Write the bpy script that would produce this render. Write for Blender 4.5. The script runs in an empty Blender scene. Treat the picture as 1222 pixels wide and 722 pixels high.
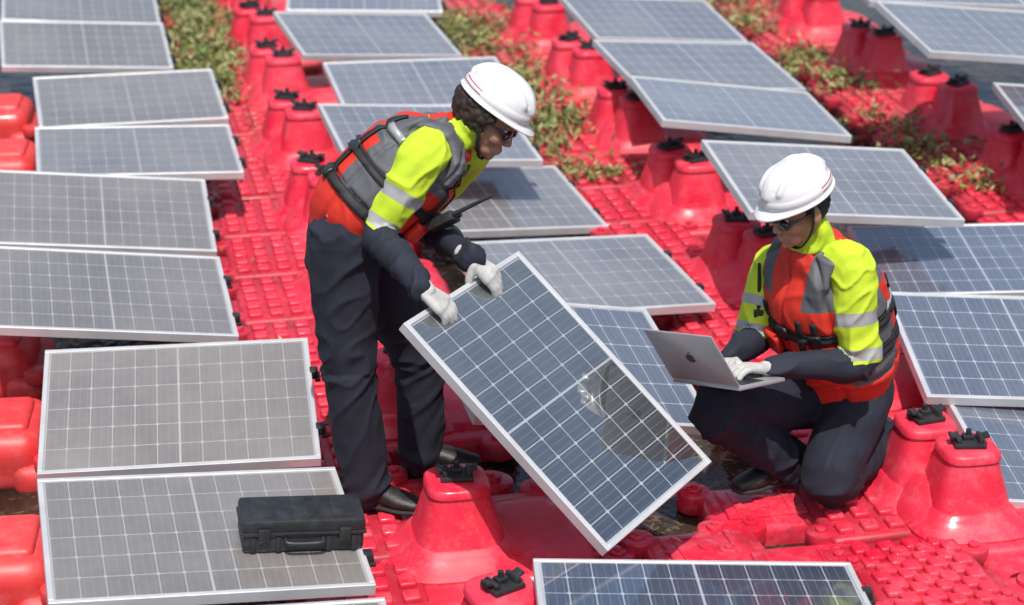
import bpy,bmesh,math,random
import numpy as np
from mathutils import Vector,Matrix,noise
from mathutils.bvhtree import BVHTree
random.seed(7)
S=bpy.context.scene; COL=S.collection
RAD=math.radians
# ------------------------------------------------------------------ camera model
FPX=2400.0; CX,CY=611.0,361.0; CAMH=3.19
TH=math.atan(981.0/FPX); CT,ST=math.cos(TH),math.sin(TH)
def ray(px,py):
    x=(px-CX)/FPX; y=-(py-CY)/FPX
    return Vector((x,CT+y*ST,-ST+y*CT))
EYE=Vector((0,0,CAMH))
def G(px,py,z=0.0):
    d=ray(px,py); return EYE+d*((z-CAMH)/d.z)
def V(px,py,Y):
    d=ray(px,py); return EYE+d*(Y/d.y)
def on_plane(px,py,M):
    d=ray(px,py); n=M.to_3x3()@Vector((0,0,1)); o=M.translation
    return EYE+d*((o-EYE).dot(n)/d.dot(n))
def proj(P):
    v=P-np.array([0,0,CAMH]); zc=v[:,1]*CT-v[:,2]*ST; yc=v[:,1]*ST+v[:,2]*CT
    return np.stack([CX+FPX*v[:,0]/zc,CY-FPX*yc/zc],1)
def rodr(w):
    a=np.linalg.norm(w)
    if a<1e-9: return np.eye(3)
    k=w/a; K=np.array([[0,-k[2],k[1]],[k[2],0,-k[0]],[-k[1],k[0],0]])
    return np.eye(3)+math.sin(a)*K+(1-math.cos(a))*K@K
def fit(corners,w,l,C0,R0,st,sr,ps=3.0):
    loc=np.array([[-w/2,l/2,0],[w/2,l/2,0],[w/2,-l/2,0],[-w/2,-l/2,0]])
    C0=np.array(C0,float); st=np.array(st); sr=np.radians(np.array(sr,float))
    idx=[i for i,c in enumerate(corners) if c is not None]
    tgt=np.array([corners[i] for i in idx],float)
    def res(p):
        Rm=R0@rodr(p[3:]); P=loc@Rm.T+C0+p[:3]
        uv=proj(P)[idx]
        return np.concatenate([((uv-tgt)/ps).ravel(),p[:3]/st,p[3:]/sr])
    p=np.zeros(6); lam=1e-2
    for it in range(60):
        r=res(p); J=np.zeros((len(r),6))
        for k in range(6):
            q=p.copy(); q[k]+=1e-5; J[:,k]=(res(q)-r)/1e-5
        A=J.T@J; g=J.T@r
        dp=-np.linalg.solve(A+lam*np.diag(np.diag(A)),g)
        if (res(p+dp)**2).sum()<(r**2).sum(): p=p+dp; lam*=.5
        else: lam*=4
    Rm=R0@rodr(p[3:]); M=Matrix([list(Rm[i])+[C0[i]+p[i]] for i in range(3)]+[[0,0,0,1]])
    return M
# ------------------------------------------------------------------ materials
def newmat(name):
    m=bpy.data.materials.new(name); m.use_nodes=True; nt=m.node_tree
    b=nt.nodes['Principled BSDF']; return m,nt,b
def mth(nt,op,a,b=None):
    n=nt.nodes.new('ShaderNodeMath'); n.operation=op
    for i,x in enumerate((a,b)):
        if x is None: continue
        if isinstance(x,(int,float)): n.inputs[i].default_value=x
        else: nt.links.new(x,n.inputs[i])
    return n.outputs[0]
def mix(nt,f,a,b):
    n=nt.nodes.new('ShaderNodeMix'); n.data_type='RGBA'
    for i,x in ((0,f),(6,a),(7,b)):
        if isinstance(x,(int,float)): n.inputs[i].default_value=x
        elif isinstance(x,tuple): n.inputs[i].default_value=x if len(x)==4 else x+(1,)
        else: nt.links.new(x,n.inputs[i])
    return n.outputs[2]
def noise_n(nt,vec,scale,detail=4,rough=.55):
    n=nt.nodes.new('ShaderNodeTexNoise'); n.inputs['Scale'].default_value=scale; n.inputs['Detail'].default_value=detail; n.inputs['Roughness'].default_value=rough
    nt.links.new(vec,n.inputs['Vector']); return n.outputs[0]
def ramp(nt,f,a,b):
    n=nt.nodes.new('ShaderNodeMapRange'); n.inputs[1].default_value=a; n.inputs[2].default_value=b
    nt.links.new(f,n.inputs[0]); return n.outputs[0]
def geo(nt): return nt.nodes.new('ShaderNodeNewGeometry').outputs['Position']
def attr(nt,name):
    n=nt.nodes.new('ShaderNodeAttribute'); n.attribute_type='GEOMETRY'; n.attribute_name=name; return n.outputs['Fac']
def bump(nt,b,h,st,dist=.01):
    n=nt.nodes.new('ShaderNodeBump'); n.inputs['Strength'].default_value=st; n.inputs['Distance'].default_value=dist
    nt.links.new(h,n.inputs['Height']); nt.links.new(n.outputs[0],b.inputs['Normal'])
def simple(name,col,rough=.5,metal=0,var=.15,scale=10,bmp=0,bscale=150,coat=0,col2=None,lo=.35,hi=.65):
    m,nt,b=newmat(name); p=geo(nt)
    f=ramp(nt,noise_n(nt,p,scale),lo,hi)
    c1=tuple(x*(1-var) for x in col); c2=col2 or tuple(min(1,x*(1+var)) for x in col)
    nt.links.new(mix(nt,f,c1,c2),b.inputs['Base Color'])
    b.inputs['Roughness'].default_value=rough; b.inputs['Metallic'].default_value=metal; b.inputs['Coat Weight'].default_value=coat
    if bmp: bump(nt,b,noise_n(nt,p,bscale,3),bmp,.004)
    return m
def jacket_mat():
    m,nt,b=newmat('hivis_jacket'); p=geo(nt); v=attr(nt,'region')
    n=ramp(nt,noise_n(nt,p,9),.3,.7)
    c=mix(nt,n,(.42,.57,.018),(.50,.66,.028))
    def band(a,z): return mth(nt,'MULTIPLY',mth(nt,'GREATER_THAN',v,a),mth(nt,'LESS_THAN',v,z))
    sv=mth(nt,'MAXIMUM',band(.42,.57),band(.82,.95))
    c=mix(nt,sv,c,mix(nt,n,(.29,.30,.30),(.36,.37,.36)))
    c=mix(nt,mth(nt,'GREATER_THAN',v,.985),c,mix(nt,n,(.008,.011,.023),(.014,.018,.033)))
    nt.links.new(c,b.inputs['Base Color']); nt.links.new(mth(nt,'SUBTRACT',.82,mth(nt,'MULTIPLY',sv,.4)),b.inputs['Roughness'])
    bump(nt,b,noise_n(nt,p,210,3),.3,.004); return m
def vest_mat():
    m,nt,b=newmat('life_vest_cloth'); p=geo(nt); v=attr(nt,'region')
    n=ramp(nt,noise_n(nt,p,9),.3,.7)
    c=mix(nt,n,(.52,.020,.010),(.64,.032,.013))
    c=mix(nt,mth(nt,'GREATER_THAN',v,0.0),c,mix(nt,n,(.075,.08,.09),(.105,.11,.12)))
    nt.links.new(c,b.inputs['Base Color']); b.inputs['Roughness'].default_value=.62
    bump(nt,b,noise_n(nt,p,220,3),.25,.004); return m
def red_mat(name,recess_shade=None,ca=(.62,.009,.036),cb=(.70,.038,.074),wetlo=.53,wetk=.5,rough=.45,fa=.38):
    m,nt,b=newmat(name); p=geo(nt)
    big=ramp(nt,noise_n(nt,p,2.3,5),.35,.7)
    c=mix(nt,big,ca,cb)
    fine=ramp(nt,noise_n(nt,p,14,6,.7),.48,.78)
    c=mix(nt,mth(nt,'MULTIPLY',fine,fa),c,(.70,.21,.23))
    scr=ramp(nt,noise_n(nt,p,70,4,.7),.60,.75)
    c=mix(nt,mth(nt,'MULTIPLY',scr,.28),c,(.72,.30,.30))
    sep=nt.nodes.new('ShaderNodeSeparateXYZ'); nt.links.new(p,sep.inputs[0])
    far=mth(nt,'MULTIPLY',ramp(nt,sep.outputs[1],8.6,12.5),ramp(nt,noise_n(nt,p,6,5,.7),.42,.6))
    dirt=mth(nt,'MULTIPLY',far,mth(nt,'SUBTRACT',1,ramp(nt,sep.outputs[2],.03,.08)))
    c=mix(nt,mth(nt,'MULTIPLY',dirt,.65),c,(.27,.14,.10))
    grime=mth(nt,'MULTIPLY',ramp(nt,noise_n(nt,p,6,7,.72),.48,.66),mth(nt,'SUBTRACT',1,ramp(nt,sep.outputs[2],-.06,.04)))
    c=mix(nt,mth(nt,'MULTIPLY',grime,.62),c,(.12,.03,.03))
    if recess_shade is not None:
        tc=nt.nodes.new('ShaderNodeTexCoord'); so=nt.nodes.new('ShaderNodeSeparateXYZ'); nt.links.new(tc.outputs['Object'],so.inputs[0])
        low=mth(nt,'SUBTRACT',1,ramp(nt,so.outputs[2],recess_shade[0],recess_shade[1]))
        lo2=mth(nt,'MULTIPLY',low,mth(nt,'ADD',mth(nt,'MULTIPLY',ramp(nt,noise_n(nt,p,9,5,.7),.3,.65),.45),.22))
        c=mix(nt,lo2,c,(.18,.014,.024))  # shade painted into the low gaps like ambient occlusion, mixed with patchy dirt
    nt.links.new(c,b.inputs['Base Color'])
    wet=ramp(nt,noise_n(nt,p,3.1,4),wetlo,wetlo+.06)
    r=mth(nt,'ADD',mth(nt,'MULTIPLY',fine,.2),rough)
    nt.links.new(mth(nt,'MULTIPLY',r,mth(nt,'SUBTRACT',1,mth(nt,'MULTIPLY',wet,wetk))),b.inputs['Roughness'])
    bump(nt,b,noise_n(nt,p,90,4,.6),.10,.003)
    return m
def panel_mat(name,cell,line,dust_sheen,dust_sheen_amt,coatr=.05,ior=1.6,speck=.14,sheen_grad=False):
    m,nt,b=newmat(name)
    uv=nt.nodes.new('ShaderNodeUVMap'); sep=nt.nodes.new('ShaderNodeSeparateXYZ'); nt.links.new(uv.outputs[0],sep.inputs[0])
    u,v=sep.outputs[0],sep.outputs[1]
    cu=mth(nt,'MULTIPLY',u,12); cv=mth(nt,'MULTIPLY',v,6)
    def edge(c):
        f=mth(nt,'FRACT',c); return mth(nt,'MINIMUM',f,mth(nt,'SUBTRACT',1,f))
    eu,ev=edge(cu),edge(cv)
    l=mth(nt,'MAXIMUM',mth(nt,'LESS_THAN',eu,.021),mth(nt,'LESS_THAN',ev,.016))
    dia=mth(nt,'LESS_THAN',mth(nt,'ADD',mth(nt,'MULTIPLY',eu,.0775),mth(nt,'MULTIPLY',ev,.115)),.0095)
    l=mth(nt,'MAXIMUM',l,dia)
    mid=mth(nt,'LESS_THAN',mth(nt,'ABSOLUTE',mth(nt,'SUBTRACT',u,.5)),.0045)
    l=mth(nt,'MAXIMUM',l,mid)
    rim=mth(nt,'LESS_THAN',mth(nt,'MINIMUM',mth(nt,'MINIMUM',u,mth(nt,'SUBTRACT',1,u)),mth(nt,'MINIMUM',v,mth(nt,'SUBTRACT',1,v))),.007)
    l=mth(nt,'MAXIMUM',l,rim)
    bus=mth(nt,'LESS_THAN',edge(mth(nt,'ADD',mth(nt,'MULTIPLY',cu,3),.5)),.05)
    comb=nt.nodes.new('ShaderNodeCombineXYZ'); nt.links.new(mth(nt,'FLOOR',cu),comb.inputs[0]); nt.links.new(mth(nt,'FLOOR',cv),comb.inputs[1])
    p=geo(nt)
    wn=nt.nodes.new('ShaderNodeTexWhiteNoise'); nt.links.new(comb.outputs[0],wn.inputs['Vector'])
    c=mix(nt,mth(nt,'MULTIPLY',wn.outputs[0],.35),cell,tuple(x*1.5 for x in cell))
    c=mix(nt,mth(nt,'MULTIPLY',bus,.16),c,line)
    c=mix(nt,mth(nt,'MULTIPLY',l,.95),c,line)
    d=ramp(nt,noise_n(nt,p,2.2,5,.55),.3,.75)
    d2=ramp(nt,noise_n(nt,p,26,4,.6),.35,.75)
    dd=mth(nt,'MULTIPLY',mth(nt,'ADD',mth(nt,'MULTIPLY',d,.55),mth(nt,'ADD',mth(nt,'MULTIPLY',d2,speck),.42)),dust_sheen_amt)
    if sheen_grad: dd=mth(nt,'MULTIPLY',dd,mth(nt,'ADD',.22,mth(nt,'MULTIPLY',u,1.05)))  # painted sky sheen: pale overlay strengthens toward the raised end of the glass
    c=mix(nt,dd,c,dust_sheen)
    nt.links.new(c,b.inputs['Base Color'])
    nt.links.new(mth(nt,'ADD',mth(nt,'MULTIPLY',d,.12),.2),b.inputs['Roughness'])
    b.inputs['Coat Weight'].default_value=1; b.inputs['Coat Roughness'].default_value=coatr; b.inputs['Coat IOR'].default_value=ior
    return m
MT={}
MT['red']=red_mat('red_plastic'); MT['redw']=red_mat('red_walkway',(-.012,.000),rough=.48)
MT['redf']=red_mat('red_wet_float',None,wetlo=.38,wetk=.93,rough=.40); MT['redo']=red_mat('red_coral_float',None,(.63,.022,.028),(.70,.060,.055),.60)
MT['alu']=simple('aluminium',(.55,.56,.57),.38,.3,.08,6)
MT['black']=simple('black_plastic',(.020,.020,.022),.45,0,.3,20,.15)
MT['case']=simple('case_plastic',(.018,.020,.022),.48,0,.35,25,.2,220)
MT['rubber']=simple('rubber',(.02,.02,.02),.8,0,.3,30,.3)
MT['white']=simple('backsheet_white',(.7,.7,.7),.6,0,.05,4)
MT['gl_dust']=panel_mat('glass_dusty',(.085,.083,.085),(.44,.43,.42),(.275,.258,.24),.72,.12,1.6)
MT['gl_blue']=panel_mat('glass_blue',(.046,.060,.094),(.46,.49,.54),(.22,.245,.29),.48,.06,1.8)
MT['gl_navy']=panel_mat('glass_navy',(.016,.026,.055),(.48,.51,.55),(.14,.16,.20),.28,.05,1.7)
MT['gl_mid']=panel_mat('glass_mid',(.070,.076,.086),(.46,.47,.48),(.285,.286,.292),.68,.08,1.9)
MT['gl_held']=panel_mat('glass_clean',(.009,.013,.016),(.40,.43,.45),(.19,.215,.225),.46,.006,3.0,.12,True)  # pale layer here is mostly sky sheen painted into the colour
MT['helmet']=simple('helmet_white',(.66,.66,.67),.3,0,.03,6,0,1,.3)
MT['stripe']=simple('helmet_stripe',(.36,.10,.11),.4)
MT['navy']=simple('navy_cloth',(.0085,.011,.023),.88,0,.3,12,.35,260)
MT['jacket']=jacket_mat(); MT['vest']=vest_mat()
MT['silver']=simple('reflective_tape',(.32,.33,.33),.4,.2,.1,30,.1,300)
MT['vred']=simple('vest_red',(.58,.026,.011),.62,0,.16,9,.25,220)
MT['web']=simple('webbing_black',(.013,.013,.015),.7,0,.2,60,.2)
MT['glove']=simple('knit_glove',(.46,.46,.44),.9,0,.18,25,.6,420)
MT['hair']=simple('hair',(.026,.014,.008),.6,0,.5,60,.6,160)
MT['hair2']=simple('hair_black',(.012,.010,.009),.55,0,.4,60,.6,160)
MT['lens']=simple('dark_lens',(.008,.008,.010),.08,0,.1,4,0,1,.6)
MT['eye']=simple('eye_white',(.7,.68,.65),.2)
def skin(name,c):
    m=simple(name,c,.5,0,.12,18,.1,300); b=m.node_tree.nodes['Principled BSDF']
    b.inputs['Subsurface Weight'].default_value=.12; b.inputs['Subsurface Radius'].default_value=(.01,.004,.002); return m
MT['skin1']=skin('skin_brown',(.34,.175,.11)); MT['skin2']=skin('skin_tan',(.41,.21,.13))
MT['boot']=simple('boot_leather',(.014,.013,.013),.5,0,.4,30,.3,120)
MT['lap']=simple('laptop_alu',(.33,.33,.34),.38,.35,.05,8)
MT['key']=simple('laptop_key',(.02,.02,.02),.5)
MT['logo']=simple('logo_dark',(.05,.05,.052),.25)
MT['screen']=simple('screen_glass',(.01,.01,.012),.1)
def water_mat(name,ca,cb,alg=1.0,spec=.3,bm_=.3):
    m,nt,b=newmat(name); p=geo(nt)
    f=ramp(nt,noise_n(nt,p,1.7,6,.65),.40,.60)
    c=mix(nt,f,ca,cb)
    g=ramp(nt,noise_n(nt,p,45,3,.6),.55,.63)
    gf=mth(nt,'MULTIPLY',mth(nt,'MULTIPLY',g,f),alg)
    c=mix(nt,gf,c,(.14,.09,.055))
    nt.links.new(c,b.inputs['Base Color'])
    nt.links.new(mth(nt,'ADD',mth(nt,'MULTIPLY',gf,.5),.05),b.inputs['Roughness'])
    b.inputs['Specular IOR Level'].default_value=spec
    bump(nt,b,noise_n(nt,p,9,3),bm_,.03)
    return m
MT['water']=water_mat('water',(.010,.010,.008),(.040,.030,.020))
MT['leafg']=simple('leaf_green',(.11,.17,.03),.7,0,.4,9,col2=(.22,.27,.06))
MT['leafy']=simple('leaf_yellow',(.27,.28,.10),.7,0,.3,9,col2=(.40,.37,.18))
MT['leafd']=simple('leaf_dark',(.06,.10,.02),.7,0,.5,9)
MT['leafb']=simple('leaf_brown',(.20,.10,.07),.8,0,.5,9,col2=(.36,.22,.15))
# ------------------------------------------------------------------ mesh helpers
def link(name,me,parent=None):
    o=bpy.data.objects.new(name,me); COL.objects.link(o)
    if parent: o.parent=parent
    return o
def empty(name,M=None,label=None,cat=None,group=None):
    o=bpy.data.objects.new(name,None); COL.objects.link(o); o.empty_display_size=.05
    if M is not None: o.matrix_world=M
    tag(o,label,cat,group); return o
def tag(o,label=None,cat=None,group=None,kind=None):
    if label: o['label']=label
    if cat: o['category']=cat
    if group: o['group']=group
    if kind: o['kind']=kind
    return o
def tomesh(name,bm,mats,shift=None,voxel=None,smooth=0,post=None,angle=None):
    bmesh.ops.recalc_face_normals(bm,faces=bm.faces)
    me=bpy.data.meshes.new(name); bm.to_mesh(me); bm.free()
    if voxel:
        t=bpy.data.objects.new('tmp',me); COL.objects.link(t)
        md=t.modifiers.new('r','REMESH'); md.mode='VOXEL'; md.voxel_size=voxel; md.use_smooth_shade=True
        if smooth:
            sm=t.modifiers.new('s','SMOOTH'); sm.factor=.5; sm.iterations=smooth
        bpy.context.view_layer.update(); dg=bpy.context.evaluated_depsgraph_get()
        me2=bpy.data.meshes.new_from_object(t.evaluated_get(dg))
        bpy.data.objects.remove(t); bpy.data.meshes.remove(me); me=me2; me.name=name
    me.materials.clear()
    for m in (mats if isinstance(mats,(list,tuple)) else [mats]): me.materials.append(m)
    if post: post(me)
    me.shade_smooth()
    if angle: me.set_sharp_from_angle(angle=RAD(angle))
    if shift is not None: me.transform(Matrix.Translation(-shift))
    return me
def tube(bm,pts,rad,side=None,seg=16,sub=4):
    P=np.array([list(p) for p in pts],float)
    Rr=np.array([(r,r) if isinstance(r,(int,float)) else r for r in rad],float)
    n=len(P)
    Sd=None
    if side is not None:
        Sd=np.array([list(s) for s in side]) if isinstance(side,list) else np.array([list(side)]*n)
    def cr(A,i,t):
        p0,p1,p2,p3=A[max(i-1,0)],A[i],A[i+1],A[min(i+2,n-1)]
        return .5*(2*p1+(p2-p0)*t+(2*p0-5*p1+4*p2-p3)*t*t+(3*p1-p0-3*p2+p3)*t**3)
    C=[];RR=[];SS=[]
    for i in range(n-1):
        for k in range(sub):
            t=k/sub; C.append(cr(P,i,t)); RR.append(cr(Rr,i,t))
            if Sd is not None: SS.append(Sd[i]*(1-t)+Sd[i+1]*t)
    C.append(P[-1]); RR.append(Rr[-1])
    if Sd is not None: SS.append(Sd[-1])
    C=np.array(C); T=np.gradient(C,axis=0); T/=np.linalg.norm(T,axis=1)[:,None]+1e-12
    rings=[]; s=None
    for i in range(len(C)):
        t=T[i]
        if Sd is not None: s=SS[i]
        elif s is None:
            s=np.array([1.,0,0]) if abs(t[0])<.8 else np.array([0,1.,0])
        s=s-t*np.dot(s,t); s=s/np.linalg.norm(s)
        rings.append((C[i],max(RR[i][0],1e-4),max(RR[i][1],1e-4),s,np.cross(t,s),t))
    out=[]
    c,a,b,s,bd,t=rings[0]
    for ph in (80,55,28):
        k=math.cos(RAD(ph)); out.append((c-t*min(a,b)*math.sin(RAD(ph)),a*k,b*k,s,bd))
    out+= [r[:5] for r in rings]
    c,a,b,s,bd,t=rings[-1]
    for ph in (28,55,80):
        k=math.cos(RAD(ph)); out.append((c+t*min(a,b)*math.sin(RAD(ph)),a*k,b*k,s,bd))
    prev=None
    for j,(c,a,b,s,bd) in enumerate(out):
        ring=[bm.verts.new(c+s*a*math.cos(2*math.pi*k/seg)+bd*b*math.sin(2*math.pi*k/seg)) for k in range(seg)]
        if prev:
            for k in range(seg): bm.faces.new((prev[k],prev[(k+1)%seg],ring[(k+1)%seg],ring[k]))
        else: bm.faces.new(ring[::-1])
        prev=ring
    bm.faces.new(prev)
def ell(bm,c,r,M=None,seg=16):
    m=Matrix.Translation(Vector(c))@Matrix.Diagonal((r[0],r[1],r[2],1))
    if M is not None: m=M@m
    bmesh.ops.create_uvsphere(bm,u_segments=seg,v_segments=max(8,seg*2//3),radius=1,matrix=m)
def bbox(bm,c,size,bev=.004,rot=None,segs=2):
    b=bmesh.new(); bmesh.ops.create_cube(b,size=1)
    for v in b.verts: v.co=Vector((v.co.x*size[0],v.co.y*size[1],v.co.z*size[2]))
    if bev: bmesh.ops.bevel(b,geom=list(b.edges),offset=bev,segments=segs,affect='EDGES',profile=.5)
    m=Matrix.Translation(Vector(c))
    if rot is not None: m=m@rot
    bmesh.ops.transform(b,matrix=m,verts=b.verts)
    t=bpy.data.meshes.new('t'); b.to_mesh(t); b.free(); bm.from_mesh(t); bpy.data.meshes.remove(t)
def cyl(bm,c,r,h,axis='Z',seg=20,r2=None,bev=0):
    m=Matrix.Translation(Vector(c))
    if axis=='X': m=m@Matrix.Rotation(math.pi/2,4,'Y')
    if axis=='Y': m=m@Matrix.Rotation(math.pi/2,4,'X')
    b=bmesh.new()
    bmesh.ops.create_cone(b,cap_ends=True,segments=seg,radius1=r,radius2=r if r2 is None else r2,depth=h)
    if bev:
        ed=[e for e in b.edges if any(len(f.verts)>4 for f in e.link_faces)]
        bmesh.ops.bevel(b,geom=ed,offset=bev,segments=2,affect='EDGES',profile=.5)
    bmesh.ops.transform(b,matrix=m,verts=b.verts)
    t=bpy.data.meshes.new('t'); b.to_mesh(t); b.free(); bm.from_mesh(t); bpy.data.meshes.remove(t)
# ------------------------------------------------------------------ water
bm=bmesh.new(); bmesh.ops.create_grid(bm,x_segments=1,y_segments=1,size=150,matrix=Matrix.Translation((0,60,-.12)))
tag(link('water',tomesh('water',bm,MT['water'])),kind='structure')
# ------------------------------------------------------------------ solar panels
PW,PL=.93,.69
def panel_meshes(w,l):
    fw,fh=.017,.036
    bm=bmesh.new()
    bbox(bm,(0,l/2-fw/2,-fh/2+.002),(w,fw,fh),.0015,segs=1); bbox(bm,(0,-l/2+fw/2,-fh/2+.002),(w,fw,fh),.0015,segs=1)
    for s in (-1,1): bbox(bm,(s*(w/2-fw/2),0,-fh/2+.002),(fw,l-2*fw,fh),.0015,segs=1)
    fr=tomesh('frame',bm,MT['alu'],angle=30)
    bm=bmesh.new(); x,y=w/2-fw,l/2-fw; z=-.002
    vs=[bm.verts.new(c) for c in ((-x,-y,z),(x,-y,z),(x,y,z),(-x,y,z))]; f=bm.faces.new(vs)
    uvl=bm.loops.layers.uv.new('UVMap')
    for lp,uv in zip(f.loops,((0,0),(1,0),(1,1),(0,1))): lp[uvl].uv=uv
    me=bpy.data.meshes.new('glass'); bm.to_mesh(me); bm.free()
    bm=bmesh.new(); bbox(bm,(0,0,-.009),(2*x-.001,2*y-.001,.008),0)
    bk=tomesh('backsheet',bm,MT['white'],angle=30)
    bm=bmesh.new(); bbox(bm,(.009,0,-.012),(.03,.035,.034),.004); bbox(bm,(.022,0,-.03),(.02,.05,.012),.003)
    ck=tomesh('clip',bm,MT['black'],angle=30)
    return fr,me,bk,ck
PMESH=panel_meshes(PW,PL)
GL={}
for k in ('gl_dust','gl_blue','gl_mid','gl_navy'):
    g=PMESH[1].copy(); g.materials.append(MT[k]); GL[k]=g
def make_panel(M,gl,label,group=None,ms=PMESH):
    t=empty('solar_panel',M,label,'solar panel',group)
    link('frame',ms[0],t); link('glass',gl,t); link('backsheet',ms[2],t)
    if group:
        for y in (-.17,.15):
            c=link('clip',ms[3],t); c.location=(PW/2,y,0)
    return t
def Rz(a): 
    c,s=math.cos(a),math.sin(a); return np.array([[c,-s,0],[s,c,0],[0,0,1.]])
def Rx(a):
    c,s=math.cos(a),math.sin(a); return np.array([[1.,0,0],[0,c,-s],[0,s,c]])
PAN=[
 ([(57,418),(363,403),(385,548),(43,566)],'gl_dust','dusty grey solar panel lying just above the one carrying the black toolbox'),
 ([(45,569),(398,560),(450,697),(57,722)],'gl_dust','dusty grey solar panel with the black toolbox resting on it'),
 ([(62,742),(457,711),(500,870),(50,900)],'gl_dust','solar panel mostly cut off below the toolbox panel at the bottom edge'),
 ([(-15,292),(258,307),(288,403),(-17,389)],'gl_dust','dusty panel at the left edge, lower of the two left of the standing man'),
 ([(-5,203),(240,213),(262,303),(-12,288)],'gl_dust','dusty panel at the left edge, upper of the two left of the standing man'),
 ([(42,157),(272,144),(292,211),(44,205)],'gl_dust','grey panel in the left column, fifth up counting the toolbox panel as first'),
 ([(40,92),(251,83),(273,141),(47,153)],'gl_dust','grey panel in the left column, third down from the top of the picture'),
 ([(2,22),(190,30),(208,81),(2,80)],'gl_dust','panel in the left column, second down from the top left corner'),
 ([(5,-20),(180,-12),(193,32),(2,22)],'gl_dust','panel cut off by the top left corner of the picture'),
 ([(345,-28),(520,-25),(530,14),(340,12)],'gl_mid','panel cut off by the top edge in the column behind the standing man'),
 ([(328,12),(505,18),(553,67),(362,66)],'gl_mid','panel far behind the standing man, uppermost one fully in view there'),
 ([(383,76),(592,66),(630,124),(410,128)],'gl_mid','panel behind the standing man, just left of his helmet, upper of two'),
 ([(378,123),(600,126),(652,193),(412,190)],'gl_mid','panel right behind the head and shoulders of the standing man'),
 ([(455,205),(657,197),(722,273),(500,277)],'gl_mid','panel behind the standing man chest, past his radio antenna'),
 ([(540,291),(766,279),(855,365),(600,377)],'gl_mid','panel just beyond the top edge of the carried panel'),
 ([(500,352),(764,361),(862,521),(566,490)],'gl_blue','blue panel mostly hidden behind the carried panel, beside the laptop'),
 ([(629,659),(1022,680),(1072,790),(655,800)],'gl_navy','deep blue panel cut off at the bottom edge, below the carried panel'),
 ([(668,-8),(838,2),(895,50),(712,46)],'gl_mid','panel at the top edge, farthest in the column beyond the kneeling man'),
 ([(705,46),(897,51),(967,109),(762,103)],'gl_mid','second panel from the top edge in the column beyond the kneeling man'),
 ([(745,90),(966,109),(1019,166),(792,140)],'gl_mid','third panel from the top edge in the column beyond the kneeling man'),
 ([(825,163),(1085,180),(1152,263),(900,253)],'gl_mid','panel directly above and behind the kneeling man helmet'),
 ([(1015,272),(1265,264),(1325,347),(1050,352)],'gl_blue','blue panel at the right edge level with the kneeling man shoulders'),
 ([(1055,348),(1330,358),(1400,482),(1108,474)],'gl_blue','blue panel at the right edge level with the kneeling man chest'),
 ([(1128,483),(1420,490),(1500,625),(1205,592)],'gl_blue','blue panel at the right edge, lowest one, behind the two near posts'),
 ([(985,-45),(1175,-38),(1240,10),(1035,-2)],'gl_mid','panel cut off by the top right corner, farthest one'),
 ([(1030,0),(1245,10),(1325,82),(1112,55)],'gl_mid','panel in the top right corner with its near edge raised'),
 ([(1178,103),(1410,108),(1470,180),(1232,150)],'gl_blue','panel showing only a corner at the right edge below the top right one'),
]
PM=[]
for c,m,lab in PAN:
    mx=sum(x for x,y in c)/4; my=sum(y for x,y in c)/4
    R0=Rz(RAD(5))@Rx(RAD(8))
    M=fit(c,PW,PL,G(mx,my,.29),R0,(1,1.5,.05),(7,3,12))
    PM.append(M)
    make_panel(M,GL[m],lab,'floating solar panels')
# carried panel (a smaller one)
HL,HW=.92,.605
hc=[(478,382),(622,303),(847,547),(728,662)]
TLp,TRp,BRp,BLp=Vector((-.37,6.14,.62)),Vector((.03,6.69,.65)),Vector((.683,6.23,.064)),Vector((.314,5.66,0))
xa=(TRp-TLp).normalized(); ya=(TLp-BLp); ya=(ya-xa*ya.dot(xa)).normalized(); za=xa.cross(ya)
R0=np.array([[xa[i],ya[i],za[i]] for i in range(3)])
MH=fit(hc,HW,HL,(TLp+TRp+BRp+BLp)/4,R0,(.5,.5,.06),(40,40,40),1.5)
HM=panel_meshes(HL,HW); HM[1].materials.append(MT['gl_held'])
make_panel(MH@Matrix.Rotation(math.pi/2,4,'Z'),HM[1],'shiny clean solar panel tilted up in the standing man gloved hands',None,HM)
hx=MH.to_3x3()@Vector((1,0,0)); hy=MH.to_3x3()@Vector((0,1,0)); hn=MH.to_3x3()@Vector((0,0,1))
def held(u,v,w=0): return MH@Vector(((u-.5)*HW,(v-.5)*HL,w))
# ------------------------------------------------------------------ floats
ZC=.285
L2a=G(1131,501,ZC); L2b=G(692,42,ZC); STEP=(L2b-L2a)/5; STEP.z=0
DL=STEP.length; dv=STEP.normalized(); cvx=Vector((dv.y,-dv.x,0)); ROT=math.atan2(cvx.y,cvx.x)
def sring(bm,cx,cy,z,h,pw=3.6,seg=44,k2=1.0):
    out=[]
    for k in range(seg):
        a=2*math.pi*k/seg; c,s=math.cos(a),math.sin(a)
        r=(abs(c)**pw+abs(s)**pw)**(-1/pw)
        out.append(bm.verts.new((cx+h*r*c,cy+h*k2*r*s,z)))
    return out
def loft_rings(bm,rings):
    prev=None
    for r in rings:
        if prev:
            for q in range(len(r)): bm.faces.new((prev[q],prev[(q+1)%len(r)],r[(q+1)%len(r)],r[q]))
        else: bm.faces.new(r[::-1])
        prev=r
    bm.faces.new(prev)
def cone_solid(bm,cx,cy,k=1.0):
    prof=[(-.10,.215),(-.012,.212),(.000,.196),(.014,.174),(.034,.154),(.050,.143),(.053,.136),(.110,.119),(.160,.105),(.208,.091),(.211,.098),(.230,.096),(.239,.088),(.241,.06)]
    loft_rings(bm,[sring(bm,cx,cy,z,h*k) for z,h in prof])
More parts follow.
